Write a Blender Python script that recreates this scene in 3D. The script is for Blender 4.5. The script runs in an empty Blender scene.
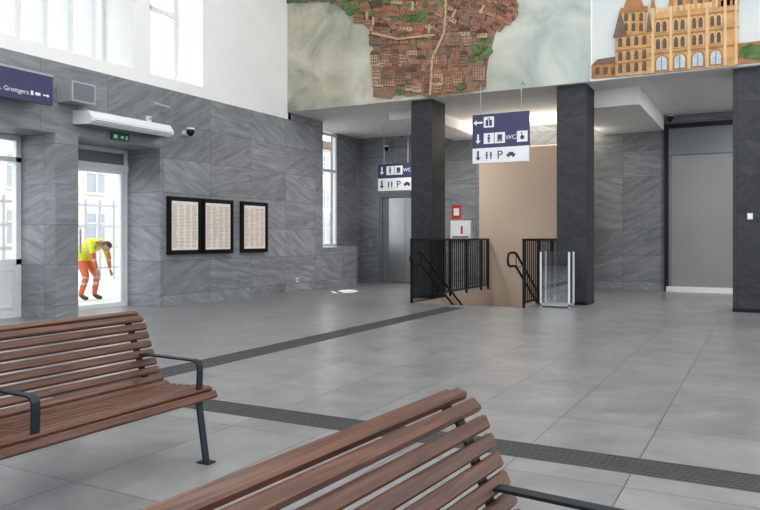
import bpy, bmesh, math, random
from mathutils import Vector, Matrix
random.seed(7)
sc = bpy.context.scene
sc.view_settings.view_transform = 'Standard'
sc.view_settings.exposure = 0.2
sc.view_settings.gamma = 0.9

# ------------------------------------------------------------ materials
def new_mat(name):
    m = bpy.data.materials.new(name); m.use_nodes = True
    nt = m.node_tree
    return m, nt, nt.nodes['Principled BSDF']

def simple(name, col, rough=0.5, metal=0.0, var=0.06, scale=8.0, emis=0.0, spec=None):
    m, nt, b = new_mat(name)
    n = nt.nodes.new('ShaderNodeTexNoise'); n.inputs['Scale'].default_value = scale
    n.inputs['Detail'].default_value = 4
    g = nt.nodes.new('ShaderNodeNewGeometry')
    nt.links.new(g.outputs['Position'], n.inputs['Vector'])
    r = nt.nodes.new('ShaderNodeValToRGB')
    r.color_ramp.elements[0].position = 0.3; r.color_ramp.elements[1].position = 0.7
    r.color_ramp.elements[0].color = (*[c*(1-var) for c in col], 1)
    r.color_ramp.elements[1].color = (*[min(1, c*(1+var)) for c in col], 1)
    nt.links.new(n.outputs['Fac'], r.inputs['Fac'])
    nt.links.new(r.outputs['Color'], b.inputs['Base Color'])
    b.inputs['Roughness'].default_value = rough
    b.inputs['Metallic'].default_value = metal
    if spec is not None: b.inputs['Specular IOR Level'].default_value = spec
    if emis > 0:
        nt.links.new(r.outputs['Color'], b.inputs['Emission Color'])
        b.inputs['Emission Strength'].default_value = emis
    return m

def glass(name, fac=0.1, tint=(1, 1, 1)):
    m = bpy.data.materials.new(name); m.use_nodes = True
    nt = m.node_tree; nt.nodes.clear()
    o = nt.nodes.new('ShaderNodeOutputMaterial'); mx = nt.nodes.new('ShaderNodeMixShader')
    t = nt.nodes.new('ShaderNodeBsdfTransparent'); t.inputs[0].default_value = (*tint, 1)
    g = nt.nodes.new('ShaderNodeBsdfGlossy'); g.inputs['Roughness'].default_value = 0.03
    mx.inputs[0].default_value = fac
    nt.links.new(t.outputs[0], mx.inputs[1]); nt.links.new(g.outputs[0], mx.inputs[2]); nt.links.new(mx.outputs[0], o.inputs[0])
    return m

def mth(nt, op, a, b=None, c=None):
    n = nt.nodes.new('ShaderNodeMath'); n.operation = op
    for i, v in enumerate((a, b, c)):
        if v is None: continue
        if isinstance(v, (int, float)): n.inputs[i].default_value = v
        else: nt.links.new(v, n.inputs[i])
    return n.outputs[0]

def mixc(nt, fac, a, b, mode='MIX'):
    n = nt.nodes.new('ShaderNodeMix'); n.data_type = 'RGBA'; n.blend_type = mode
    for idx, v in ((0, fac), (6, a), (7, b)):
        if isinstance(v, (int, float)): n.inputs[idx].default_value = v
        elif isinstance(v, tuple): n.inputs[idx].default_value = (*v, 1)
        else: nt.links.new(v, n.inputs[idx])
    return n.outputs[2]

def tiles(name, dark, light, tw, th, seamcol, seamw=0.003, floor=False, rough=0.45, streak=(0.9, 7.0), ang=1.8, lo=0.36, hi=0.66, tvar=0.12, shift=0.0, spec=0.5, fine=0.0, dist=0.9):
    m, nt, b = new_mat(name)
    g = nt.nodes.new('ShaderNodeNewGeometry'); sp = nt.nodes.new('ShaderNodeSeparateXYZ')
    nt.links.new(g.outputs['Position'], sp.inputs[0])
    if floor:
        s, t = sp.outputs['X'], sp.outputs['Y']
    else:
        s = mth(nt, 'ADD', sp.outputs['X'], sp.outputs['Y']); t = sp.outputs['Z']
    sv = mth(nt, 'DIVIDE', s, tw); tv = mth(nt, 'DIVIDE', mth(nt, 'ADD', t, shift), th)
    ft = mth(nt, 'FLOOR', tv)
    fs = mth(nt, 'FLOOR', sv)
    cb = nt.nodes.new('ShaderNodeCombineXYZ'); nt.links.new(fs, cb.inputs[0]); nt.links.new(ft, cb.inputs[1])
    wn = nt.nodes.new('ShaderNodeTexWhiteNoise'); wn.noise_dimensions = '2D'; nt.links.new(cb.outputs[0], wn.inputs['Vector'])
    p = nt.nodes.new('ShaderNodeCombineXYZ'); nt.links.new(s, p.inputs[0]); nt.links.new(t, p.inputs[1])
    vr = nt.nodes.new('ShaderNodeVectorRotate'); vr.rotation_type = 'Z_AXIS'
    nt.links.new(p.outputs[0], vr.inputs['Vector'])
    nt.links.new(mth(nt, 'MULTIPLY', mth(nt, 'SUBTRACT', wn.outputs['Value'], 0.5), ang), vr.inputs['Angle'])
    sc_ = nt.nodes.new('ShaderNodeVectorMath'); sc_.operation = 'MULTIPLY'
    nt.links.new(vr.outputs[0], sc_.inputs[0]); sc_.inputs[1].default_value = (streak[0], streak[1], 1)
    off = nt.nodes.new('ShaderNodeVectorMath'); off.operation = 'MULTIPLY_ADD'
    nt.links.new(wn.outputs['Color'], off.inputs[0]); off.inputs[1].default_value = (30, 30, 30); nt.links.new(sc_.outputs[0], off.inputs[2])
    n = nt.nodes.new('ShaderNodeTexNoise'); n.inputs['Scale'].default_value = 1.0; n.inputs['Detail'].default_value = 9
    n.inputs['Roughness'].default_value = 0.7; n.inputs['Distortion'].default_value = dist
    nt.links.new(off.outputs[0], n.inputs['Vector'])
    r = nt.nodes.new('ShaderNodeValToRGB'); r.color_ramp.elements[0].position = lo; r.color_ramp.elements[1].position = hi
    r.color_ramp.elements[0].color = (*dark, 1); r.color_ramp.elements[1].color = (*light, 1)
    nt.links.new(n.outputs['Fac'], r.inputs['Fac'])
    k = mth(nt, 'ADD', mth(nt, 'MULTIPLY', wn.outputs['Value'], tvar*2), 1-tvar)
    if fine > 0:
        n2 = nt.nodes.new('ShaderNodeTexNoise'); n2.inputs['Scale'].default_value = 1.7; n2.inputs['Detail'].default_value = 8; n2.inputs['Roughness'].default_value = 0.75
        nt.links.new(g.outputs['Position'], n2.inputs['Vector'])
        k = mth(nt, 'MULTIPLY', k, mth(nt, 'ADD', mth(nt, 'MULTIPLY', n2.outputs['Fac'], fine*2), 1-fine))
    kc = nt.nodes.new('ShaderNodeCombineXYZ')
    for i in range(3): nt.links.new(k, kc.inputs[i])
    col = mixc(nt, 1.0, r.outputs['Color'], kc.outputs[0], 'MULTIPLY')
    def edge(v, w):
        f = mth(nt, 'FRACT', v)
        return mth(nt, 'MULTIPLY', mth(nt, 'MINIMUM', f, mth(nt, 'SUBTRACT', 1.0, f)), w)
    e = mth(nt, 'MINIMUM', edge(sv, tw), edge(tv, th))
    seam = mth(nt, 'LESS_THAN', e, seamw)
    col = mixc(nt, seam, col, seamcol)
    nt.links.new(col, b.inputs['Base Color'])
    b.inputs['Roughness'].default_value = rough
    b.inputs['Specular IOR Level'].default_value = spec
    return m

M_stone = tiles('grey_stone_cladding', (0.145, 0.16, 0.178), (0.365, 0.38, 0.398), 1.2, 0.6, (0.12, 0.13, 0.14), seamw=0.004, shift=0.4, streak=(1.5, 11.0), ang=1.1, lo=0.28, hi=0.74, tvar=0.13, fine=0.25, dist=0.4)
M_floor = tiles('grey_floor_tiles', (0.19, 0.192, 0.196), (0.29, 0.293, 0.298), 0.6, 1.2, (0.11, 0.11, 0.113), seamw=0.004, floor=True, rough=0.30, streak=(2.2, 3.2), ang=2.0, lo=0.3, hi=0.7, tvar=0.06, fine=0.22, dist=0.0)
M_dark = tiles('anthracite_pillar_tiles', (0.020, 0.023, 0.026), (0.048, 0.052, 0.057), 0.6, 0.6, (0.010, 0.010, 0.012), rough=0.5, streak=(3, 9), tvar=0.12, shift=0.2)
M_white = simple('white_plaster', (0.85, 0.85, 0.84), 0.8, var=0.02, scale=2)
M_ceil = simple('ceiling_paint', (0.82, 0.82, 0.81), 0.85, var=0.02, scale=2)
M_frame = simple('white_frame', (0.74, 0.76, 0.77), 0.4, var=0.02)
M_alu = simple('brushed_steel', (0.45, 0.46, 0.47), 0.32, 0.8, var=0.05, scale=20)
M_grey = simple('grey_metal', (0.20, 0.22, 0.24), 0.45, 0.2)
M_lgrey = simple('light_grey_metal', (0.42, 0.44, 0.46), 0.4, 0.2)
M_black = simple('black_metal', (0.012, 0.013, 0.016), 0.4, 0.4)
M_bench = simple('bench_steel', (0.025, 0.033, 0.043), 0.4, 0.4)
M_beige = simple('beige_plaster', (0.52, 0.42, 0.335), 0.7, var=0.04, scale=1.2)
M_navy = simple('navy_sign_face', (0.058, 0.058, 0.14), 0.4, var=0.03)
M_signwhite = simple('white_sign_face', (0.80, 0.82, 0.84), 0.4, var=0.02)
M_red = simple('red_enamel', (0.55, 0.03, 0.03), 0.4)
M_green = simple('exit_green', (0.02, 0.16, 0.09), 0.4)
M_paper = simple('timetable_paper', (0.84, 0.76, 0.69), 0.35, var=0.06, scale=3)
M_ink = simple('printed_ink', (0.40, 0.32, 0.28), 0.6)
M_eye = simple('eye_dark', (0.03, 0.02, 0.02), 0.4)
M_glass = glass('window_glass', 0.08)
M_acryl = glass('clear_acrylic', 0.12, (0.93, 0.95, 0.955))
M_doorglass = simple('frosted_door_glass', (0.27, 0.28, 0.28), 0.3, var=0.04, scale=1.0)
M_doordot = simple('door_glass_dot', (0.34, 0.35, 0.35), 0.4)
M_strip = simple('tactile_rib', (0.06, 0.062, 0.065), 0.5)
M_stripbase = simple('tactile_base', (0.14, 0.143, 0.147), 0.5)
M_concrete = simple('platform_concrete', (0.62, 0.61, 0.58), 0.8, var=0.12, scale=3)
M_step = simple('stair_stone', (0.28, 0.27, 0.26), 0.6)
M_lamp = simple('lamp_diffuser', (1, 0.98, 0.94), 0.5, var=0.0, emis=1.0)

def wood(name):
    m, nt, b = new_mat(name)
    tc = nt.nodes.new('ShaderNodeTexCoord'); mp = nt.nodes.new('ShaderNodeMapping')
    mp.inputs['Scale'].default_value = (34, 1.6, 34)
    nt.links.new(tc.outputs['Object'], mp.inputs[0])
    n = nt.nodes.new('ShaderNodeTexNoise'); n.inputs['Scale'].default_value = 1.5; n.inputs['Detail'].default_value = 7; n.inputs['Distortion'].default_value = 1.0
    nt.links.new(mp.outputs[0], n.inputs['Vector'])
    r = nt.nodes.new('ShaderNodeValToRGB'); r.color_ramp.elements[0].position = 0.3; r.color_ramp.elements[1].position = 0.75
    r.color_ramp.elements[0].color = (0.058, 0.024, 0.015, 1); r.color_ramp.elements[1].color = (0.185, 0.085, 0.051, 1)
    nt.links.new(n.outputs['Fac'], r.inputs['Fac']); nt.links.new(r.outputs['Color'], b.inputs['Base Color'])
    b.inputs['Roughness'].default_value = 0.36
    bp = nt.nodes.new('ShaderNodeBump'); bp.inputs['Strength'].default_value = 0.2; bp.inputs['Distance'].default_value = 0.003
    nt.links.new(n.outputs['Fac'], bp.inputs['Height']); nt.links.new(bp.outputs['Normal'], b.inputs['Normal'])
    return m
M_wood = wood('varnished_brown_wood')

# ------------------------------------------------------------ mesh builder
class MB:
    def __init__(s): s.v = []; s.f = []; s.mi = []; s.mats = []; s.sm = []
    def mid(s, m):
        if m not in s.mats: s.mats.append(m)
        return s.mats.index(m)
    def face(s, pts, m, smooth=False):
        i = len(s.v); s.v += [tuple(p) for p in pts]; s.f.append(list(range(i, i+len(pts)))); s.mi.append(s.mid(m)); s.sm.append(smooth)
    def raw(s, vs, fs, m, smooth=False):
        i = len(s.v); s.v += [tuple(p) for p in vs]; k = s.mid(m)
        for f in fs: s.f.append([a+i for a in f]); s.mi.append(k); s.sm.append(smooth)
    def box(s, x0, x1, y0, y1, z0, z1, m):
        v = [(x0,y0,z0),(x1,y0,z0),(x1,y1,z0),(x0,y1,z0),(x0,y0,z1),(x1,y0,z1),(x1,y1,z1),(x0,y1,z1)]
        s.raw(v, [(0,3,2,1),(4,5,6,7),(0,1,5,4),(1,2,6,5),(2,3,7,6),(3,0,4,7)], m)
    def prism_y(s, cs, y0, y1, m, smooth=False):   # cs list of (x,z)
        n = len(cs); v = [(x, y0, z) for x, z in cs] + [(x, y1, z) for x, z in cs]
        s.raw(v, [(i, (i+1) % n, n+(i+1) % n, n+i) for i in range(n)], m, smooth)
        s.raw(v, [list(range(n-1, -1, -1)), list(range(n, 2*n))], m)
    def tube(s, pts, r, m, n=8):
        pts = [Vector(p) for p in pts]; rings = []
        for i, p in enumerate(pts):
            a = pts[max(i-1, 0)]; b = pts[min(i+1, len(pts)-1)]
            t = (b-a).normalized(); up = Vector((0, 0, 1)) if abs(t.z) < 0.95 else Vector((1, 0, 0))
            u = t.cross(up).normalized(); w = u.cross(t).normalized()
            rr = r[i] if isinstance(r, (list, tuple)) else r
            rings.append([p + (u*math.cos(2*math.pi*k/n) + w*math.sin(2*math.pi*k/n))*rr for k in range(n)])
        vs = [v for R in rings for v in R]; fs = []
        for i in range(len(pts)-1):
            for k in range(n):
                fs.append((i*n+k, i*n+(k+1) % n, (i+1)*n+(k+1) % n, (i+1)*n+k))
        s.raw(vs, fs, m, True)
        s.raw(rings[0], [list(range(n-1, -1, -1))], m); s.raw(rings[-1], [list(range(n))], m)
    def ribbon(s, pts, th, y0, y1, m):
        P = [Vector((p[0], p[1])) for p in pts]; A = []; B = []
        for i, p in enumerate(P):
            t = (P[min(i+1, len(P)-1)] - P[max(i-1, 0)]).normalized(); nrm = Vector((-t.y, t.x))
            A.append(p + nrm*th/2); B.append(p - nrm*th/2)
        for i in range(len(P)-1):
            s.prism_y([tuple(A[i]), tuple(A[i+1]), tuple(B[i+1]), tuple(B[i])], y0, y1, m)
    def build(s, name, loc=(0, 0, 0), rotz=0.0, parent=None, fix=True):
        me = bpy.data.meshes.new(name); me.from_pydata(s.v, [], s.f)
        for m in s.mats: me.materials.append(m)
        for p, k, sm in zip(me.polygons, s.mi, s.sm): p.material_index = k; p.use_smooth = sm
        if fix:
            bm = bmesh.new(); bm.from_mesh(me); bmesh.ops.recalc_face_normals(bm, faces=bm.faces); bm.to_mesh(me); bm.free()
        o = bpy.data.objects.new(name, me); sc.collection.objects.link(o)
        o.location = loc; o.rotation_euler[2] = rotz
        if parent: o.parent = parent
        return o

def text(body, name, loc, size, mat, parent=None, rot=(math.pi/2, 0, 0), align='LEFT'):
    c = bpy.data.curves.new(name, 'FONT'); c.body = body; c.size = size; c.extrude = 0.001; c.align_x = align
    o = bpy.data.objects.new(name, c); sc.collection.objects.link(o); o.location = loc; o.rotation_euler = rot
    c.materials.append(mat)
    if parent: o.parent = parent
    return o

# ------------------------------------------------------------ room shell
WX = -9.2; ZT = 3.8; ZC = 3.95; YM = 12.9; YB = 17.3
b = MB()
HX0, HX1, HY0, HY1 = -5.70, -3.69, 11.9, 16.2
for (x0, x1, y0, y1) in [(-10.1, HX0, -6, YB+0.2), (HX1, 9, -6, YB+0.2), (HX0, HX1, -6, HY0), (HX0, HX1, HY1+0.3, YB+0.2)]:
    b.box(x0, x1, y0, y1, -0.12, 0, M_floor)
b.build('floor')

b = MB()
O1a, O1b, O2a, O2b, OH = 4.4, 7.05, 7.45, 9.12, 2.75
b.box(-10.1, WX, -6, O1a, 0, ZT, M_stone)
b.box(-10.1, WX, O1b, O2a, 0, OH, M_stone)
b.box(-10.1, WX, O1a, O2b, OH, ZT, M_stone)
b.box(-10.1, WX, O2b, YM, 0, ZT, M_stone)
b.box(-10.1, WX, YM, 14.3, 0, ZC, M_stone)
b.box(-9.9, WX, 14.3, 15.9, 0, 0.98, M_stone)
b.box(-10.1, -9.9, 14.3, 16.07, 0, 0.98, M_stone)
b.box(-10.1, -9.9, 16.07, YB, 0, ZC, M_stone)
# white upper wall
W1a, W1b, W2a, W2b, WZ0, WZ1 = 3.6, 8.52, 8.9, 10.2, 4.0, 8.4
b.box(-10.0, WX, -6, YM+0.1, ZT, WZ0, M_white)
b.box(-10.0, WX, -6, YM+0.1, WZ1, 9.2, M_white)
b.box(-10.0, WX, -1.4, W1a, WZ0, WZ1, M_white)
b.box(-10.0, WX, -6, -5.4, WZ0, WZ1, M_white)
b.box(-10.0, WX, W1b, W2a, WZ0, WZ1, M_white)
b.box(-10.0, WX, W2b, YM+0.1, WZ0, WZ1, M_white)
b.build('wall_left')

# the unseen sides of the hall: stone dado, tall windows above
b = MB()
b.box(9, 9.4, -6, YM, 0, 2.6, M_stone); b.box(9, 9.4, -6, YM, 8.6, 9.2, M_white)
for y in (-6, -1.4, 3.2, 7.8, 12.3): b.box(9, 9.4, y, y+.6, 2.6, 8.6, M_white)
b.build('wall_right')
b = MB()
b.box(-10, 9.4, -6.4, -6, 0, 2.6, M_stone); b.box(-10, 9.4, -6.4, -6, 8.6, 9.2, M_white)
for x in (-10, -5.4, -.8, 3.8, 8.8): b.box(x, x+.6, -6.4, -6, 2.6, 8.6, M_white)
b.build('wall_rear')

b = MB()
b.box(-10.1, 9, YB, YB+0.2, 0, ZC, M_stone)
b.build('wall_back')
b = MB()
b.box(-10.1, 9, YM, YM+0.12, ZC, 9.2, M_white)
b.build('wall_mural')
b = MB()
b.box(-10.1, 9, YM+0.12, YB+0.2, ZC, ZC+0.15, M_ceil)
b.box(-3.33, -2.0, 13.66, YB, 3.62, ZC, M_ceil)
b.box(-7.1, -6.27, 13.66, YB, 3.72, ZC, M_ceil)
b.build('ceiling_recess')
b = MB(); b.box(-10, 9.4, -6.4, YM+0.12, 9.2, 9.35, M_ceil); b.build('ceiling')

# stairwell
b = MB()
b.box(-6.0, -3.4, 16.19, 16.5, -3, 3.3, M_beige)
b.box(HX0-0.15, HX0+0.015, HY0, 16.19, -3, -0.004, M_beige)
b.box(HX1-0.015, HX1+0.15, HY0, 16.19, -3, -0.004, M_beige)
b.build('wall_stairwell')
b = MB()
for i in range(14):
    y = HY0 + i*0.3; z = -(i+1)*0.17
    b.box(HX0+.02, HX1-.02, y, y+0.3, z-0.17, z, M_step)
    b.box(HX0+.02, HX1-.02, y, y+0.04, z, z+0.004, M_dark)
b.box(HX0-0.1, HX1+0.1, HY0-0.1, HY0-0.005, 0.0, 0.008, M_alu)
b.build('staircase')

# pillars
for i, (x0, x1) in enumerate([(-6.26, -5.80), (-3.33, -2.80), (-0.46, 0.06), (2.4, 2.92)]):
    b = MB(); b.box(x0, x1, 13.0, 13.65, 0, ZC, M_dark); b.box(x0-0.004, x1+0.004, 12.996, 13.654, 0, 0.06, M_black)
    b.build('pillar' if i == 0 else 'pillar.%03d' % i)

# floor tactile strips
def strip(name, x0, x1, y0, y1, along):
    b = MB(); b.box(x0, x1, y0, y1, 0.0, 0.003, M_stripbase)
    w = (x1-x0) if along == 'y' else (y1-y0); n = 7; p = w/n
    for i in range(n):
        if along == 'y': b.box(x0+p*(i+0.2), x0+p*(i+0.75), y0, y1, 0.003, 0.007, M_strip)
        else: b.box(x0, x1, y0+p*(i+0.2), y0+p*(i+0.75), 0.003, 0.007, M_strip)
    b.build(name)
strip('tactile_strip', -4.88, -4.54, 3.6, 11.5, 'y')
strip('tactile_strip.001', -4.54, 8.0, 3.82, 4.10, 'x')

# ------------------------------------------------------------ windows / doors on the left wall
def win_frame(b, x0, x1, y0, y1, z0, z1, t, m):
    b.box(x0, x1, y0, y0+t, z0, z1, m); b.box(x0, x1, y1-t, y1, z0, z1, m)
    b.box(x0, x1, y0+t, y1-t, z0, z0+t, m); b.box(x0, x1, y0+t, y1-t, z1-t, z1, m)
b = MB()
win_frame(b, -9.98, -9.86, W1a, W1b, WZ0, WZ1, 0.07, M_frame)
y = W1b-0.42
while y > W1a+0.1:
    b.box(-9.98, -9.62, y-0.05, y+0.05, WZ0, WZ1, M_frame); y -= 0.45
b.box(-9.97, -9.87, W1a, W1b, 5.38, 5.45, M_frame)
b.box(-9.93, -9.92, W1a, W1b, WZ0, WZ1, M_glass)
b.build('window_1')
b = MB()
win_frame(b, -9.98, -9.86, W2a, W2b, WZ0, WZ1, 0.07, M_frame)
b.box(-9.97, -9.87, W2a+0.07, W2b-0.07, 5.38, 5.45, M_frame)
b.box(-9.97, -9.87, 9.5, 9.57, WZ0, WZ1, M_frame)
b.box(-9.93, -9.92, W2a, W2b, WZ0, WZ1, M_glass)
b.build('window_2')
b = MB()
win_frame(b, -9.98, -9.9, 14.3, 16.07, 0.98, ZC-0.05, 0.07, M_frame)
b.box(-9.97, -9.91, 15.2, 15.27, 1.0, ZC-0.1, M_frame)
b.box(-9.97, -9.91, 14.37, 16.0, 2.9, 2.97, M_frame)
b.box(-9.95, -9.94, 14.35, 16.0, 1.0, ZC-0.1, M_glass)
b.build('window_3')
b = MB()
win_frame(b, -10.08, -9.98, O1a, O1b, 0, OH, 0.08, M_frame)
for yy in (5.2, 6.1): b.box(-10.08, -9.98, yy, yy+0.08, 0, OH, M_frame)
b.box(-10.06, -9.99, O1a, O1b, 0.08, 0.8, M_frame)
for yy in (5.28, 6.18):
    win_frame(b, -9.995, -9.975, yy+0.05, yy+0.75, 0.14, 0.74, 0.03, M_frame)
b.box(-10.08, -9.98, O1a, O1b, 0.8, 0.88, M_frame)
b.box(-10.08, -9.98, O1a, O1b, 2.35, 2.42, M_frame)
b.box(-10.04, -10.03, O1a, O1b, 0.88, OH, M_glass)
b.build('door_1')
b = MB()
win_frame(b, -10.08, -9.98, O2a, O2b, 0, OH, 0.07, M_frame)
b.box(-10.08, -9.96, O2a, O2b, 2.38, 2.48, M_frame)
b.box(-10.06, -10.0, O2a+0.07, O2b-0.07, 2.48, 2.68, M_grey)
win_frame(b, -10.05, -9.99, 7.95, O2b-0.08, 0.02, 2.38, 0.06, M_frame)
win_frame(b, -10.05, -9.99, O2a+0.07, 7.95, 0.02, 2.38, 0.06, M_frame)
b.box(-10.03, -10.02, O2a+0.1, O2b-0.1, 0.06, 2.38, M_glass)
b.tube([(-9.95, 8.1, 0.95), (-9.95, 8.1, 1.35)], 0.015, M_alu)
b.tube([(-10.0, 8.1, 1.0), (-9.95, 8.1, 1.0)], 0.01, M_alu); b.tube([(-10.0, 8.1, 1.3), (-9.95, 8.1, 1.3)], 0.01, M_alu)
b.build('door_2')

# lift door
b = MB()
b.box(-9.28, -9.18, YB-0.06, YB+0.0, 0, 2.42, M_grey); b.box(-8.0, -7.9, YB-0.06, YB, 0, 2.42, M_grey)
b.box(-9.18, -8.0, YB-0.06, YB, 2.30, 2.42, M_grey)
b.box(-9.18, -8.98, YB-0.02, YB-0.002, 0, 2.30, M_grey)
b.box(-8.98, -8.50, YB-0.035, YB-0.004, 0.02, 2.28, M_alu); b.box(-8.49, -8.0, YB-0.035, YB-0.004, 0.02, 2.28, M_alu)
b.box(-9.62, -9.5, YB-0.02, YB, 0.95, 1.2, M_alu)
b.build('door_3')
# sliding glass door in right bay
b = MB()
b.box(-1.99, -1.90, YB-0.1, YB, 0, 3.75, M_black); b.box(-0.2, -0.1, YB-0.1, YB, 0, 3.75, M_black)
b.box(-1.90, -0.2, YB-0.1, YB, 3.65, 3.75, M_black); b.box(-1.90, -0.2, YB-0.1, YB, 3.05, 3.2, M_grey)
b.box(-1.90, -0.2, YB-0.05, YB-0.01, 3.2, 3.65, M_grey)
b.box(-1.90, -0.2, YB-0.05, YB-0.01, 0.12, 3.05, M_doorglass)
b.box(-1.90, -1.84, YB-0.07, YB-0.05, 0.12, 3.05, M_grey); b.box(-0.32, -0.2, YB-0.07, YB-0.05, 0.12, 3.05, M_grey)
b.box(-1.95, -0.2, YB-0.12, YB-0.02, 0.0, 0.12, M_frame)
for k in range(12):
    for zz in (1.72, 1.88): b.box(-1.72+k*0.12, -1.70+k*0.12, YB-0.052, YB-0.049, zz, zz+0.02, M_doordot)
b.build('door_4')

# ------------------------------------------------------------ mural
CS, SN, F = 0.8813, 0.4726, 718.0
def wxz(px, py, Y=YM):
    u = (px-380)/F; d = Y/(CS+SN*u)
    return d*(-SN+CS*u), 1.2+(238-py)/F*d
def ramp(nt, fac, stops):
    r = nt.nodes.new('ShaderNodeValToRGB'); cr = r.color_ramp
    cr.elements[0].position = stops[0][0]; cr.elements[0].color = (*stops[0][1], 1)
    cr.elements[1].position = stops[-1][0]; cr.elements[1].color = (*stops[-1][1], 1)
    for p, c in stops[1:-1]:
        e = cr.elements.new(p); e.color = (*c, 1)
    nt.links.new(fac, r.inputs['Fac']); return r.outputs['Color']
def cloud(name, stops, scale=0.7, dist=1.5, stops2=None, xa=0, xb=1):
    m, nt, bb = new_mat(name)
    g = nt.nodes.new('ShaderNodeNewGeometry')
    n = nt.nodes.new('ShaderNodeTexNoise'); n.inputs['Scale'].default_value = scale; n.inputs['Detail'].default_value = 8; n.inputs['Distortion'].default_value = dist; n.inputs['Roughness'].default_value = .6
    nt.links.new(g.outputs['Position'], n.inputs['Vector'])
    col = ramp(nt, n.outputs['Fac'], stops)
    if stops2:
        col2 = ramp(nt, n.outputs['Fac'], stops2)
        sp = nt.nodes.new('ShaderNodeSeparateXYZ'); nt.links.new(g.outputs['Position'], sp.inputs[0])
        mr = nt.nodes.new('ShaderNodeMapRange'); mr.inputs['From Min'].default_value = xa; mr.inputs['From Max'].default_value = xb
        nt.links.new(mth(nt, 'ADD', sp.outputs['X'], mth(nt, 'MULTIPLY', n.outputs['Fac'], 1.0)), mr.inputs['Value'])
        col = mixc(nt, mr.outputs[0], col, col2)
    nt.links.new(col, bb.inputs['Base Color'])
    bb.inputs['Roughness'].default_value = 0.7
    return m
M_mist = cloud('mural_mist', [(0.32, (0.21, 0.235, 0.18)), (0.44, (0.38, 0.39, 0.32)), (0.55, (0.51, 0.475, 0.38)), (0.68, (0.57, 0.58, 0.52))], .9, .8,
               [(0.3, (0.29, 0.355, 0.36)), (0.5, (0.47, 0.52, 0.49)), (0.7, (0.61, 0.62, 0.56))], -4.6, -3.0)
M_msky = cloud('mural_sky', [(0.3, (0.36, 0.45, 0.51)), (0.5, (0.57, 0.62, 0.64)), (0.7, (0.70, 0.69, 0.64))], 0.6, 0.6)
cityc = [(0.25, 0.12, 0.075), (0.31, 0.155, 0.095), (0.16, 0.085, 0.058), (0.38, 0.24, 0.155), (0.27, 0.165, 0.11), (0.45, 0.33, 0.22), (0.085, 0.053, 0.038), (0.34, 0.14, 0.08), (0.22, 0.145, 0.105)]
M_city = [simple('mural_paint_brown_%d' % i, c, 0.7, var=0.25, scale=14) for i, c in enumerate(cityc)]
M_mgreen = simple('mural_paint_green', (0.10, 0.17, 0.055), 0.8, var=0.4, scale=9)
M_mcream = simple('mural_paint_cream', (0.54, 0.32, 0.14), 0.7, var=0.2, scale=6)
M_mcream3 = simple('mural_paint_pale', (0.66, 0.46, 0.25), 0.7, var=0.1, scale=6)
M_mcream2 = simple('mural_paint_ochre', (0.38, 0.19, 0.075), 0.7, var=0.2, scale=6)
M_mroof = simple('mural_paint_roof', (0.18, 0.12, 0.09), 0.7, var=0.2)
M_mwin = simple('mural_paint_window', (0.12, 0.08, 0.06), 0.6, var=0.2)
M_mblue = simple('mural_paint_glass', (0.45, 0.53, 0.58), 0.6, var=0.2)
M_mgold = simple('mural_paint_gold', (0.60, 0.42, 0.08), 0.5)
b = MB()
xs = wxz(592, 0)[0]
b.box(WX+0.01, xs-0.012, YM-0.03, YM-0.001, ZC, 9.1, M_mist)
b.box(xs-0.012, xs+0.012, YM-0.035, YM-0.001, ZC, 9.1, M_white)
b.box(xs+0.012, 9, YM-0.03, YM-0.001, ZC, 9.1, M_msky)
def inpoly(x, y, P):
    c = False
    for i in range(len(P)):
        x1, y1 = P[i]; x2, y2 = P[i-1]
        if (y1 > y) != (y2 > y) and x < (x2-x1)*(y-y1)/(y2-y1)+x1: c = not c
    return c
cityP = [(370, 30), (376, 60), (374, 97), (392, 99), (398, 92), (408, 97), (420, 95), (428, 98), (484, 90), (489, 60), (497, 30), (516, 20), (520, -70), (286, -70), (286, 3), (330, 2), (354, 14)]
def qq(P, m, dp, d0=.04): b.prism_y([wxz(x, y) for x, y in P], YM-dp, YM-d0, m)
qq(cityP, M_city[4], .045, .03)
cand = []
yy = -66
while yy < 104:
    xx = 288
    while xx < 522:
        cand.append((xx+random.uniform(-2, 2), yy+random.uniform(-1.5, 1.5))); xx += random.uniform(7, 11)
    yy += 6.6
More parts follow.
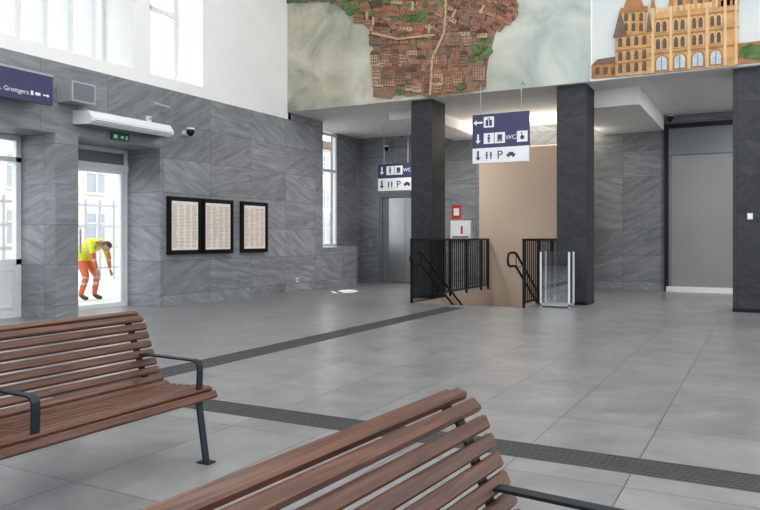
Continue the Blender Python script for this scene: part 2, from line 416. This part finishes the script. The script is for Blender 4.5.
for (x, y) in cand:
    if not inpoly(x, y, cityP): continue
    a = (0.10*math.sin(x*0.035)+0.08*math.cos(y*0.06+x*.02)) + (0.5 if y < 30 and x > 440 else 0) - (.25 if y < 10 and x < 380 else 0)
    if y > 38: a = 0.03*math.sin(x)
    ca, sa = math.cos(a), math.sin(a)
    L = lambda u, v: (x+u*ca-v*sa, y+u*sa+v*ca)
    gm = (395 < x < 432 and 2 < y < 24) or (474 < x < 492 and 25 < y < 75) or (x < 372 and y < 14)
    rnd = random.random(); dp = random.uniform(.055, .08)
    if gm and rnd < .65 or rnd < .03:
        n = 8; rr = random.uniform(3, 5.5)
        qq([L(rr*math.cos(k*.785)*random.uniform(.75, 1.2), .8*rr*math.sin(k*.785)*random.uniform(.75, 1.2)) for k in range(n)], M_mgreen, dp)
        continue
    w = random.uniform(3.4, 6.5); h = random.uniform(2.2, 4.4)
    wall = random.choice([M_city[3], M_city[5], M_city[4], M_city[8], M_city[1]]); roof = random.choice([M_city[0], M_city[1], M_city[2], M_city[7], M_city[8], M_city[6], M_city[0]])
    if y > 38:       # tall street fronts in the lower part, rows of windows
        if rnd < .35: continue
        H = random.uniform(9, 15); w *= .9
        if not inpoly(x, y-2, cityP): continue
        qq([L(-w, -H), L(w, -H), L(w, 0), L(-w, 0)], wall, dp)
        qq([L(-w-.5, -H+.5), L(-w*.6, -H-3.5), L(w*.6, -H-3.5), L(w+.5, -H+.5)], roof, dp+.012)
        for r_ in range(int(H/3.2)):
            for k in range(4):
                u = -w*.8+k*w*.45; v = -H+2+r_*3.1
                qq([L(u, v), L(u+.9, v), L(u+.9, v+1.7), L(u, v+1.7)], M_city[6], dp+.003)
        continue
    if rnd < .3:
        qq([L(-w, -h), L(w, -h), L(w, h), L(-w, h)], roof, dp)
        qq([L(-w, h), L(w, h), L(w, h+1.6), L(-w, h+1.6)], wall, dp-.01)
        qq([L(-w*.5, -h*.4), L(w*.5, -h*.4), L(w*.5, h*.4), L(-w*.5, h*.4)], M_city[6], dp+.002)
    else:
        qq([L(-w, 0), L(w, 0), L(w, h+1), L(-w, h+1)], wall, dp)
        qq([L(-w-.4, .2), L(-w*.7, -h), L(w*.75, -h), L(w+.4, .2)], roof, dp+.012)
        for k in range(3):
            u = -w*.7+k*w*.55; qq([L(u, 1.2), L(u+.9, 1.2), L(u+.9, 3), L(u, 3)], M_city[6], dp+.003)
        if rnd > .93:
            qq([L(-1.3, 0), L(1.3, 0), L(1.3, -9), L(-1.3, -9)], M_city[5], dp+.014); qq([L(-1.8, -9), L(0, -14), L(1.8, -9)], M_city[2], dp+.016)
for pts in ([(432, 96), (434, 60), (446, 34), (448, 4), (440, -30)], [(374, 34), (400, 40), (436, 36)]):
    for (x1, y1), (x2, y2) in zip(pts, pts[1:]):
        dx, dy = x2-x1, y2-y1; l = math.hypot(dx, dy); nx, ny = -dy/l*1.1, dx/l*1.1
        qq([(x1+nx, y1+ny), (x2+nx, y2+ny), (x2-nx, y2-ny), (x1-nx, y1-ny)], M_city[5], .095)
# town hall
def q(P, m, dp): b.prism_y([wxz(x, y) for x, y in P], YM-dp, YM-0.03, m)
def arch(x, y, w, h, m, dp, s=-.1):
    q([(x, y), (x, y-h*.7), (x+w*.15, y-h*.9), (x+w*.5, y-h+w*s), (x+w*.85, y-h*.9+w*s), (x+w, y-h*.7+w*s), (x+w, y+w*s)], m, dp)
q([(592, 79), (592, 66), (620, 62), (620, 77)], M_mcream2, .045)
q([(592, 66), (598, 60), (616, 57), (622, 63)], M_mroof, .05)
q([(616, 77), (616, 36), (652, 31), (652, 74)], M_mcream, .06)
q([(614, 38), (616, 30), (621, 10), (626, 30), (628, 37)], M_mroof, .07)
q([(622, 34), (622, 12), (646, 10), (646, 33)], M_mcream, .065)
q([(620, 14), (622, 9), (648, 7), (648, 12)], M_mcream2, .072)
q([(624, 10), (629, -4), (634, -16), (640, -4), (645, 8)], M_mcream2, .07)
q([(632.5, -10), (634, -28), (635.5, -10)], M_mgold, .075)
q([(647, 33), (649, 14), (653, 32)], M_mroof, .07)
q([(650, 74), (650, 14), (738, 4), (738, 66)], M_mcream, .055)
def yl(x, t): return t-(x-650)*0.11
for x in (652, 670, 688, 706, 724, 735):
    q([(x, yl(x, 74)), (x, yl(x, 8)), (x+3, yl(x+3, 8)), (x+3, yl(x+3, 74))], M_mcream3, .064)
    q([(x-1, yl(x, 9)), (x+1.5, yl(x, -6)), (x+4, yl(x+3, 9))], M_mcream2, .066)
for t, th in ((20, 1.8), (37, 1.6), (54, 2.2)):
    q([(650, t), (650, t+th), (739, yl(739, t+th)), (739, yl(739, t))], M_mcream2, .062)
for k in range(15):
    x = 650.5+k*5.9
    q([(x, yl(x, 15)), (x, yl(x, 9.5)), (x+3, yl(x+3, 9.5)), (x+3, yl(x+3, 15))], M_mcream3, .06)
q([(672, 12), (673, -10), (680, -10), (681, -22), (688, -22), (689, -34), (699, -35), (700, -24), (707, -25), (708, -13), (715, -14), (716, 7)], M_mcream, .05)
for x, y in ((678, 6), (688, 5), (698, 4), (707, 3)): arch(x, y, 5, 11, M_mwin, .056)
for x, y in ((688, -12), (695, -12)): arch(x, y, 4, 9, M_mwin, .056)
q([(718, 8), (720, -16), (729, -44), (738, -18), (739, 5)], M_mcream2, .06)
q([(738, 65), (738, 44), (790, 38), (790, 60)], M_mcream2, .045)
q([(738, 58), (741, 48), (750, 44), (760, 46), (775, 40), (792, 44), (792, 56), (760, 61)], M_mgreen, .05)
for base, hh in ((34, 11), (51, 11)):
    for x0 in (655.5, 673.5, 691.5, 709.5):
        for dx in (1, 7.5): 
            arch(x0+dx-.8, yl(x0+dx, base+.8), 6, hh+1.6, M_mcream3, .066); arch(x0+dx, yl(x0+dx, base), 4.2, hh-.5, M_mwin, .07)
for x0 in (655.5, 673.5, 691.5, 709.5):
    arch(x0, yl(x0, 73), 13.5, 16, M_mcream2, .064); arch(x0+1.5, yl(x0+1.5, 72), 10.5, 13.5, M_mblue, .068)
    q([(x0+6.3, yl(x0+6, 72)), (x0+6.3, yl(x0+6, 59)), (x0+7.2, yl(x0+7, 59)), (x0+7.2, yl(x0+7, 72))], M_mcream2, .07)
for x in (625, 632.5, 640):
    for t in (32, 22): arch(x, t, 3.6, 8, M_mwin, .073)
for x in (619, 627, 635, 643):
    for t in (48, 62, 74): arch(x, t-(x-616)*.1, 4, 9, M_mwin, .068)
for t in (37, 51, 64): q([(616, t), (616, t+1.5), (652, t-2.5), (652, t-4)], M_mcream2, .066)
for k in range(3): q([(596+k*8, 75), (596+k*8, 68), (600+k*8, 67.5), (600+k*8, 74.5)], M_mwin, .05)
b.build('wall_mural_relief')

# ------------------------------------------------------------ benches
prof = [(0.008, .322), (0.004, .348), (-.02, .372), (-.07, .380), (-.14, .374), (-.22, .366), (-.30, .364), (-.36, .376), (-.405, .412), (-.435, .468), (-.465, .54), (-.495, .612), (-.525, .685), (-.555, .732), (-.60, .758), (-.64, .755), (-.67, .732)]
def sample(P, n):
    V = [Vector(p) for p in P]; L = [0]
    for i in range(1, len(V)): L.append(L[-1]+(V[i]-V[i-1]).length)
    out = []
    for k in range(n):
        t = (k+.5)/n*L[-1]
        for i in range(1, len(V)):
            if L[i] >= t: break
        f = (t-L[i-1])/(L[i]-L[i-1]); p = V[i-1].lerp(V[i], f)
        ta = (V[i]-V[max(i-2, 0)]).normalized(); tb = (V[min(i+1, len(V)-1)]-V[i-1]).normalized()
        out.append((p, (ta.lerp(tb, f)).normalized()))
    return out, L[-1]
def bench(name, fx, yend, rotz=0.0, length=2.15):
    root = bpy.data.objects.new(name, None); sc.collection.objects.link(root)
    root.location = (fx, yend, 0); root.rotation_euler[2] = rotz
    S, L = sample(prof, 18); pitch = L/18; w = pitch-0.012; th = 0.026
    b = MB()
    for p, t in S:
        n = Vector((-t.y, t.x)) * -1
        c = 0.006; hw, ht = w/2, th/2
        cs = [(-hw+c, -ht), (hw-c, -ht), (hw, -ht+c), (hw, ht-c), (hw-c, ht), (-hw+c, ht), (-hw, ht-c), (-hw, -ht+c)]
        b.prism_y([tuple(p+t*a+n*q_) for a, q_ in cs], -length, 0, M_wood)
    b.build('slats', parent=root)
    b = MB()
    for yc in (-0.09, -length/2, -length+0.09):
        y0, y1 = yc-0.02, yc+0.02
        V = [Vector(p) for p in prof]; off = []
        for i, p in enumerate(V):
            t = (V[min(i+1, len(V)-1)]-V[max(i-1, 0)]).normalized(); n = Vector((-t.y, t.x))
            o_ = p+n*0.019
            off.append((o_.x, o_.y))
        b.ribbon(off[1:], 0.010, y0, y1, M_bench)
        arm = [(-.475, .538), (-.44, .545), (-.06, .540), (-.038, .533), (-.026, .515), (-.024, .48), (-.032, .34)]
        b.ribbon(arm, 0.009, y0, y1, M_bench)
        if yc != -length/2:
            b.ribbon([(-.032, .37), (-.028, .30), (0.02, .008)], 0.012, y0, y1, M_bench)
            b.ribbon([(-.02, .333), (-.34, .333)], 0.012, y0, y1, M_bench)
            b.box(-0.02, 0.06, yc-0.03, yc+0.03, 0, 0.008, M_bench)
    b.build('steel_frame', parent=root)
bench('park_bench', -2.65, 3.03)
bench('park_bench.001', -0.165, 1.865, rotz=math.radians(-4.0))

# ------------------------------------------------------------ signs
def arrow(b, x, z, s, y, d, m):
    if d == 'down': P = [(0, -1), (.6, -.35), (.2, -.35), (.2, 1), (-.2, 1), (-.2, -.35), (-.6, -.35)]
    elif d == 'left': P = [(-1, 0), (-.35, .6), (-.35, .2), (1, .2), (1, -.2), (-.35, -.2), (-.35, -.6)]
    b.prism_y([(x+a*s, z+c*s) for a, c in P], y-0.004, y, m)
def icon(b, x, z, s, y, kind, bg, fg):
    b.prism_y([(x-s, z-s), (x+s, z-s), (x+s, z+s), (x-s, z+s)], y-0.003, y, bg)
    def r(a0, c0, a1, c1): b.prism_y([(x+a0*s, z+c0*s), (x+a1*s, z+c0*s), (x+a1*s, z+c1*s), (x+a0*s, z+c1*s)], y-0.006, y-0.003, fg)
    def disc(a, c, rr): b.prism_y([(x+(a+rr*math.cos(k*.785))*s, z+(c+rr*math.sin(k*.785))*s) for k in range(8)], y-0.006, y-0.003, fg)
    if kind == 'person': disc(0, .55, .2); r(-.22, -.1, .22, .32); r(-.18, -.75, -.03, -.1); r(.03, -.75, .18, -.1)
    if kind == 'people':
        for o_ in (-.4, .4): disc(o_, .5, .17); r(o_-.17, -.1, o_+.17, .3); r(o_-.12, -.7, o_+.12, -.1)
    if kind == 'train': r(-.45, -.35, .45, .6); r(-.6, -.65, .6, -.5); r(-.3, -.5, -.15, -.35); r(.15, -.5, .3, -.35)
    if kind == 'car': r(-.8, -.3, .8, .1); r(-.45, .1, .45, .4); disc(-.45, -.4, .18); disc(.45, -.4, .18)
    if kind == 'wheel': disc(0, -.2, .4); disc(-.1, .6, .15); r(-.15, -.1, .02, .45); r(0, -.1, .4, .05)
    if kind == 'lift': r(-.6, -.7, -.1, .4); r(.1, -.7, .6, .4); r(-.3, .5, .3, .7)
def wayfinding(name, x0, x1, y, z0, z1, ztop, three=True):
    root = bpy.data.objects.new(name, None); sc.collection.objects.link(root); root.location = ((x0+x1)/2, y, z0)
    w = x1-x0; X0 = -w/2; H = z1-z0
    b = MB()
    wr = H/3 if three else H/2
    b.box(X0, w/2, -0.03, 0.03, wr*.93, H, M_navy); b.box(X0, w/2, -0.03, 0.03, 0, wr*.93, M_signwhite)
    for xx in (X0+0.15, w/2-0.15):
        b.tube([(xx, 0, H), (xx, 0, ztop-z0)], 0.007, M_lgrey)
        if three: b.tube([(xx, 0, ztop-z0), (xx, 12.9-y, ztop-z0)], 0.007, M_lgrey)
    s = wr*0.33; zr = wr/2*.93; pitch = s*2.12; a0 = X0+.11
    arrow(b, a0, zr, s*.9, -0.03, 'down', M_navy)
    for k, kd in enumerate(('people', None, 'car')):
        if kd: icon(b, a0+(k+1)*pitch, zr, s, -0.03, kd, M_signwhite, M_navy)
    zr = wr*1.5
    arrow(b, a0, zr, s*.9, -0.03, 'down', M_signwhite)
    for k, kd in enumerate(('person', 'train', None, 'wheel')):
        if kd: icon(b, a0+(k+1)*pitch, zr, s, -0.03, kd, M_signwhite, M_navy)
    if three:
        zr = wr*2.5
        arrow(b, a0, zr, s*.9, -0.03, 'left', M_signwhite)
        icon(b, a0+pitch, zr, s, -0.03, 'lift', M_signwhite, M_navy)
    b.build('panel', parent=root)
    text('P', 'letter_p', (a0+2*pitch, -0.032, wr/2*.93-s*.75), s*2.2, M_navy, root, align='CENTER')
    text('WC', 'letters_wc', (a0+3*pitch, -0.032, wr*1.5-s*.4), s*1.15, M_signwhite, root, align='CENTER')
wayfinding('wayfinding_sign', -4.79, -3.72, 12.6, 2.58, 3.48, 4.02)
wayfinding('wayfinding_sign.001', -8.35, -7.4, 15.5, 2.35, 3.0, ZC, three=False)
b = MB()
root = bpy.data.objects.new('platform_sign', None); sc.collection.objects.link(root); root.location = (-8.9, 6.75, 3.07)
b.box(-0.04, 0.04, -1.8, 0, 0.0, 0.40, M_navy); b.box(-0.04, 0.044, -1.8, 0, 0.40, 0.43, M_lgrey)
for yy in (-1.5, -0.3): b.box(-0.30, -0.04, yy-0.02, yy+0.02, 0.18, 0.24, M_grey)
P = [(1, 0), (.35, .6), (.35, .2), (-1, .2), (-1, -.2), (.35, -.2), (.35, -.6)]
vs = [(0.045, -0.11+a*.05, 0.12+c*.05) for a, c in P]; b.face(vs, M_signwhite)
b.box(0.041, 0.045, -.28, -.20, 0.10, 0.14, M_signwhite); b.box(0.041, 0.045, -.35, -.31, 0.09, 0.15, M_signwhite)
b.build('panel', parent=root)
text('ul. A. Grottgera', 'lettering', (0.045, -0.38, 0.09), 0.09, M_signwhite, root, rot=(math.pi/2, 0, math.pi/2), align='RIGHT')

# timetable cases
def case(name, y0, y1, z0=0.91, z1=1.93):
    b = MB(); x = WX+.001
    b.box(x, x+0.05, y0, y1, z0, z1, M_black)
    win_frame(b, x+0.05, x+0.075, y0, y1, z0, z1, 0.055, M_black)
    b.box(x+0.05, x+0.056, y0+0.075, y1-0.075, z0+0.075, z1-0.075, M_paper)
    W = y1-y0-0.15; n = 30
    for i in range(n):
        z = z1-0.15-i*(z1-z0-0.25)/n
        for c in range(4):
            ya = y0+0.1+c*W/4.1; yb = ya+W/4.1*random.uniform(.5, .85)
            b.box(x+0.056, x+0.057, ya, yb, z, z+0.008, M_ink)
    b.box(x+0.056, x+0.058, y0+0.09, y1-0.09, z1-0.12, z1-0.09, M_signwhite)
    b.build(name)
case('timetable_case', 9.27, 10.08); case('timetable_case.001', 10.13, 10.98); case('timetable_case.002', 11.25, 12.08)

b = MB()
cs = [(WX, 2.92), (-8.84, 2.90), (-8.78, 2.94), (-8.78, 3.0), (-8.86, 3.10), (WX, 3.13)]
b.prism_y(cs, 7.35, 9.02, M_frame)
for k in range(9): b.box(-8.9-0.03*k, -8.885-0.03*k, 7.4, 8.97, 2.895, 2.905, M_grey)
b.box(-8.785, -8.775, 7.4, 8.97, 2.95, 2.96, M_grey)
b.build('air_curtain')
b = MB(); b.box(-9.2, -9.17, 8.05, 8.42, 2.77, 2.89, M_green)
b.box(-9.17, -9.166, 8.10, 8.17, 2.80, 2.86, M_signwhite); b.box(-9.17, -9.166, 8.24, 8.30, 2.81, 2.85, M_signwhite); b.box(-9.17, -9.166, 8.34, 8.38, 2.80, 2.86, M_signwhite)
b.build('exit_sign')
b = MB(); b.box(WX, -8.88, 7.08, 7.5, 3.2, 3.5, M_lgrey); b.box(-8.88, -8.87, 7.11, 7.47, 3.23, 3.47, M_grey)
b.build('loudspeaker')
b = MB(); b.tube([(WX, 8.85, 3.2), (WX+.3, 8.85, 3.28), (WX+.32, 8.85, 3.42)], 0.012, M_lgrey)
b.tube([(WX+.32, 8.65, 3.42), (WX+.32, 9.0, 3.40)], 0.03, M_lgrey); b.box(WX, WX+0.03, 8.8, 8.9, 3.14, 3.26, M_frame)
b.build('wall_spotlight')
def cctv(name, c, mdir=(1, 0, 0)):
    b = MB(); x, y, z = c
    b.tube([(x, y, z), (x+.10*mdir[0], y+.10*mdir[1], z)], 0.05, M_frame, 12)
    b.tube([(x+.16*mdir[0], y+.16*mdir[1], z+.06-.02*i) for i in range(7)], [0.06, .07, .072, .07, .062, .045, .02], M_black, 12)
    b.tube([(x+.16*mdir[0], y+.16*mdir[1], z+.085), (x+.16*mdir[0], y+.16*mdir[1], z+.055)], .075, M_frame, 12)
    b.build(name)
cctv('security_camera', (WX, 9.7, 3.08)); cctv('security_camera.001', (-2.0+.15, YB, 3.85), (0, -1, 0))
cctv('security_camera.002', (-9.0, YB, 3.6), (0, -1, 0))
b = MB(); b.box(WX, WX+0.012, 13.2, 13.29, 0.22, 0.31, M_frame); b.box(WX+.012, WX+.016, 13.22, 13.27, 0.24, 0.29, M_grey); b.build('wall_socket')
b = MB(); b.box(-0.25, -0.17, 12.985, 13.0, 1.5, 1.6, M_frame); b.box(-0.235, -0.185, 12.98, 12.985, 1.52, 1.58, M_signwhite); b.build('light_switch')
b = MB(); b.box(-7.15, -6.6, YB-0.12, YB, 1.15, 1.65, M_signwhite); b.box(-7.1, -6.65, YB-0.125, YB-0.12, 1.2, 1.25, M_grey)
b.box(-7.15, -6.9, YB-0.02, YB, 1.7, 2.05, M_red); b.box(-7.1, -6.95, YB-0.025, YB-0.02, 1.78, 1.97, M_signwhite)
b.box(-6.86, -6.81, YB-0.13, YB-0.12, 1.3, 1.5, M_red)
b.build('fire_hose_cabinet')

# ------------------------------------------------------------ railings
def guard(name, x, y0, y1, zt=1.19):
    b = MB()
    b.box(x-.025, x+.025, y0, y1, zt-.04, zt, M_black); b.box(x-.015, x+.015, y0, y1, .08, .11, M_black)
    n = int((y1-y0)/0.115)
    for i in range(n+1):
        y = y0+.02+(y1-y0-.04)*i/n
        r = .02 if i % 8 == 0 or i == n else .009
        b.box(x-r, x+r, y-r, y+r, 0 if r > .01 else .1, zt-.03, M_black)
    b.build(name)
guard('stair_railing', -5.755, 11.95, 16.15); guard('stair_railing.001', -3.63, 11.95, 16.15)
def handrail(name, x, side):
    b = MB(); sl = -0.56
    def path(z0):
        pts = [(x, 11.72, z0), (x, 11.95, z0), (x, 12.05, z0-.02)]
        for i in range(1, 14): pts.append((x, 12.05+i*.3, z0-.02+sl*i*.3))
        return pts
    loop = [(x, 11.72+.0, .95), (x, 11.64, .93), (x, 11.60, .87), (x, 11.60, .80), (x, 11.64, .74), (x, 11.72, .72)]
    b.tube(path(.95), .021, M_black); b.tube(path(.72), .021, M_black); b.tube(loop, .021, M_black)
    for k in (0, 4, 8, 12):
        y = 12.05+k*.3
        z = .93+sl*k*.3
        b.tube([(x, y, z), (x, y, z-.23), (x+side*.09, y, z-.23)], .009, M_black)
    b.build(name)
handrail('handrail', -5.60, -1); handrail('handrail.001', -3.79, 1)

b = MB(); x0, x1, y0, y1 = -3.46, -2.94, 12.35, 12.7
for (xx, yy) in ((x0, y0), (x1-.03, y0), (x0, y1-.03), (x1-.03, y1-.03)): b.box(xx, xx+.03, yy, yy+.03, 0, .96, M_frame)
b.box(x0+.03, x1-.03, y0+.012, y0+.018, .06, .95, M_acryl); b.box(x0+.03, x1-.03, y1-.018, y1-.012, .06, .95, M_acryl)
b.box(x0+.012, x0+.018, y0+.03, y1-.03, .06, .95, M_acryl); b.box(x1-.018, x1-.012, y0+.03, y1-.03, .06, .95, M_acryl)
b.box(x0, x1, y0, y1, .02, .06, M_lgrey); b.box(x0, x1, y0, y1, .955, .965, M_acryl)
b.build('acrylic_display_case')

# ------------------------------------------------------------ lamps: cove light, plus added fill in recess and hall
def lamp(name, x, y, z, sx, sy, power, col=(1, .97, .92), up=False):
    b = MB(); s = -1 if up else 1
    za, zb, zc = z, z-.03*s, z-.034*s
    b.box(x-sx/2, x+sx/2, y-sy/2, y+sy/2, min(za, zb), max(za, zb), M_frame); b.box(x-sx/2+.01, x+sx/2-.01, y-sy/2+.01, y+sy/2-.01, min(zb, zc), max(zb, zc), M_lamp)
    o = b.build(name)
    l = bpy.data.lights.new(name+'_light', 'AREA'); l.shape = 'RECTANGLE'; l.size = sx; l.size_y = sy; l.energy = power; l.color = col
    lo = bpy.data.objects.new('light', l); sc.collection.objects.link(lo); lo.location = (x, y, z-.05*s); lo.parent = o
    if up: lo.rotation_euler = (math.pi, 0, 0)
lamp('recess_fill', -6.65, 14.7, 3.72, .3, .6, 60)  # added fill, tucked behind the pillar to brighten the left recess
lamp('recess_fill.001', -0.05, 14.7, ZC, .3, .6, 75)  # added to lift the right bay, kept out of view by a pillar
lamp('cove_lamp', -4.7, 16.36, 3.3, 2.2, .12, 50, (1, .90, .76), up=True)
k = 0
for x in (-5, 0, 5):
    for y in (0, 5, 9.5):
        lamp('ceiling_fill' if k == 0 else 'ceiling_fill.%03d' % k, x, y, 9.2, 1.2, 1.2, 90, (1, .98, .95)); k += 1  # unseen overhead panels, added to raise the light in the hall

# ------------------------------------------------------------ outside
b = MB(); b.box(-60, -10.1, -20, 60, -0.2, -0.02, M_concrete); b.build('ground_outside')
M_fac = simple('facade_render', (0.60, 0.56, 0.50), 0.8, var=0.06, scale=.5)
M_fac2 = simple('facade_glazing', (0.34, 0.38, 0.41), 0.3, var=0.1)
b = MB()
b.box(-40, -34, 0, 55, -0.02, 9, M_fac); b.box(-40.5, -33.5, -0.5, 55.5, 9, 9.6, M_mroof)
for fl in range(3):
    for i in range(22):
        y = 1.2+i*2.45; z = .9+fl*2.9
        b.box(-34.02, -33.98, y, y+1.2, z, z+1.7, M_fac2)
        b.box(-33.98, -33.92, y+.56, y+.64, z, z+1.7, M_frame); b.box(-33.98, -33.9, y-.1, y+1.3, z-.12, z, M_frame)
        b.box(-33.98, -33.92, y, y+1.2, z+1.1, z+1.17, M_frame)
b.build('building_outside')
b = MB()
for i in range(80): b.box(-17.03, -16.97, 2+i*.5, 2.04+i*.5, -.02, 2.3, M_lgrey)
for z in (.3, .9, 1.5, 2.1): b.box(-17.02, -16.98, 2, 42, z, z+.07, M_lgrey)
b.build('platform_fence')

# ------------------------------------------------------------ worker
M_vest = simple('hi_vis_yellow', (0.66, 0.66, 0.02), 0.7, var=.08)
M_orange = simple('hi_vis_orange', (0.66, 0.16, 0.05), 0.7, var=.08)
M_refl = simple('reflective_tape', (0.5, 0.52, 0.52), 0.4)
M_skin = simple('skin', (0.45, 0.26, 0.18), 0.6)
M_hair = simple('dark_hair', (0.05, 0.03, 0.02), 0.8)
M_shoe = simple('work_boot', (0.04, 0.035, 0.03), 0.7)
def skinned(name, verts, edges, radii, rootv=0, lv=2):
    me = bpy.data.meshes.new(name); me.from_pydata(verts, edges, []); me.update()
    o = bpy.data.objects.new(name, me); sc.collection.objects.link(o)
    md = o.modifiers.new('skin', 'SKIN'); sd = o.modifiers.new('sub', 'SUBSURF'); sd.levels = lv; sd.render_levels = lv
    for i, r in enumerate(radii):
        sv = me.skin_vertices[0].data[i]; rr = r if isinstance(r, tuple) else (r, r); sv.radius = rr; sv.use_root = (i == rootv)
    bpy.context.view_layer.update()
    dg = bpy.context.evaluated_depsgraph_get()
    m2 = bpy.data.meshes.new_from_object(o.evaluated_get(dg)); bpy.data.objects.remove(o)
    return m2
V = [(-.18, 0, .88), (-.09, 0, 1.0), (.04, 0, 1.09), (.18, 0, 1.13), (.27, 0, 1.12), (.33, 0, 1.09)]
R = [.15, .155, .17, .16, .07, .055]; E = [(0, 1), (1, 2), (2, 3), (3, 4), (4, 5)]
def add(p, r, par): V.append(p); R.append(r); E.append((par, len(V)-1)); return len(V)-1
for s_ in (1, -1):
    h = add((-.15, .10*s_, .80), .105, 0); kn = add((.03+.03*s_, .12*s_, .46), .075, h); an = add((-.07+.06*s_, .12*s_, .10), .052, kn)
    tt = add((.02+.06*s_, .125*s_, .045), .045, an); add((.11+.06*s_, .13*s_, .035), .035, tt)
    sh = add((.20, .18*s_, 1.09), .08, 3); el = add((.25, .22*s_, .83), .055, sh); wr = add((.31+.04*s_, .14*s_, .62), .036, el)
me = skinned('body', V, E, R)
root = bpy.data.objects.new('railway_worker', None); sc.collection.objects.link(root)
root.location = (-11.75, 9.80, -0.02); root.rotation_euler[2] = math.radians(10)
for m in (M_orange, M_vest, M_refl, M_skin, M_shoe): me.materials.append(m)
for p in me.polygons:
    c = p.center; p.use_smooth = True; k = 0
    if c.z < .10: k = 4
    elif c.z < .78 and c.x < .17:
        k = 0
        if .30 < c.z < .35 or .42 < c.z < .47: k = 2
    elif abs(c.y) < .185 and c.z > .77 and c.x < .27:
        k = 1
        if .02 < c.x < .07: k = 2
    elif c.x >= .27 and c.z > 1.0: k = 3
    else:
        k = 0
        if c.z > .93: k = 1
        if .77 < c.z < .81: k = 2
        if c.z < .645: k = 3
    p.material_index = k
o = bpy.data.objects.new('body', me); sc.collection.objects.link(o); o.parent = root
bm = bmesh.new(); bmesh.ops.create_uvsphere(bm, u_segments=28, v_segments=20, radius=1)
hm = bpy.data.meshes.new('head')
for v in bm.verts:
    x, y, z = v.co
    X, Y, Z = x*.095, y*.075, z*.115
    if z < 0: Y *= 1+.28*z
    if x > .3: X *= .94
    if x > .7 and abs(y) < .16 and -.35 < z < .08: X += .022*(1-abs(y)/.16)*(1-(z+.35)*1.2)
    if x > .6 and abs(z-.08) < .1 and .2 < abs(y) < .55: X -= .008
    if x > .6 and abs(z+.5) < .07 and abs(y) < .3: X += .004
    v.co = (X, Y, Z)
for s_ in (1, -1):
    r = bmesh.ops.create_uvsphere(bm, u_segments=10, v_segments=8, radius=1)
    for v in r['verts']: v.co = (v.co.x*.018-.005, v.co.y*.008+s_*.077, v.co.z*.03-.005)
bm.to_mesh(hm); bm.free()
for m in (M_skin, M_hair, M_eye): hm.materials.append(m)
for p in hm.polygons:
    c = p.center; p.use_smooth = True; p.material_index = 0
    if abs(c.y) < .076 and (c.z > .045+.4*max(c.x, 0) or (c.x < -.02 and c.z > -.055)): p.material_index = 1
    if c.x > .07 and abs(c.z-.006) < .01 and .02 < abs(c.y) < .04: p.material_index = 2
    if c.x > .07 and abs(c.z+.056) < .006 and abs(c.y) < .025: p.material_index = 2
ho = bpy.data.objects.new('head', hm); sc.collection.objects.link(ho); ho.parent = root; ho.location = (.385, 0, 1.06); ho.rotation_euler = (0, math.radians(65), 0)
for s_ in (1, -1):
    wx, wy, wz = .31+.04*s_, .14*s_, .62
    V = [(wx, wy, wz), (wx+.02, wy-.003*s_, wz-.045), (wx+.03, wy-.006*s_, wz-.085)]; E = [(0, 1), (1, 2)]; R = [(.022, .026), (.018, .034), (.014, .032)]
    for j, (oy, L) in enumerate(((-.027, .062), (-.009, .072), (.009, .066), (.027, .05))):
        a = len(V); V.append((wx+.032, wy+oy, wz-.09)); R.append(.009); E.append((2, a))
        V.append((wx+.042, wy+oy, wz-.09-L*.5)); R.append(.0085); E.append((a, a+1))
        V.append((wx+.032, wy+oy, wz-.09-L)); R.append(.007); E.append((a+1, a+2))
    a = len(V); V.append((wx+.02, wy-.035*s_, wz-.055)); R.append(.010); E.append((1, a)); V.append((wx+.035, wy-.05*s_, wz-.09)); R.append(.008); E.append((a, a+1))
    h = skinned('hand', V, E, R, lv=1); h.materials.append(M_skin)
    for p in h.polygons: p.use_smooth = True
    o = bpy.data.objects.new('hand_left' if s_ > 0 else 'hand_right', h); sc.collection.objects.link(o); o.parent = root

# ------------------------------------------------------------ world, camera
w = bpy.data.worlds.new('World'); sc.world = w; w.use_nodes = True
bg = w.node_tree.nodes['Background']; bg.inputs[0].default_value = (0.93, 0.965, 1.0, 1); bg.inputs[1].default_value = 2.6
def beam(name, src, tgt, e, ang):
    l = bpy.data.lights.new(name, 'SPOT'); l.energy = e; l.spot_size = math.radians(ang); l.spot_blend = .1; l.shadow_soft_size = .02; l.color = (1, .96, .88)
    lo = bpy.data.objects.new(name, l); sc.collection.objects.link(lo)
    src = Vector(src); tgt = Vector(tgt); lo.location = src
    lo.rotation_euler = (tgt-src).to_track_quat('-Z', 'Y').to_euler()
beam('sunlight_outside', (-14.6, 20.0, 9.5), (-8.6, 13.9, 0), 24000, 4.5)

cam = bpy.data.cameras.new('camera'); cam.lens = 34.0; cam.sensor_width = 36; cam.shift_y = -17/760
co = bpy.data.objects.new('camera', cam); sc.collection.objects.link(co)
co.location = (0, 0, 1.2); co.rotation_euler = (math.pi/2, 0, math.radians(28.2)); cam.clip_start = 0.05
sc.camera = co
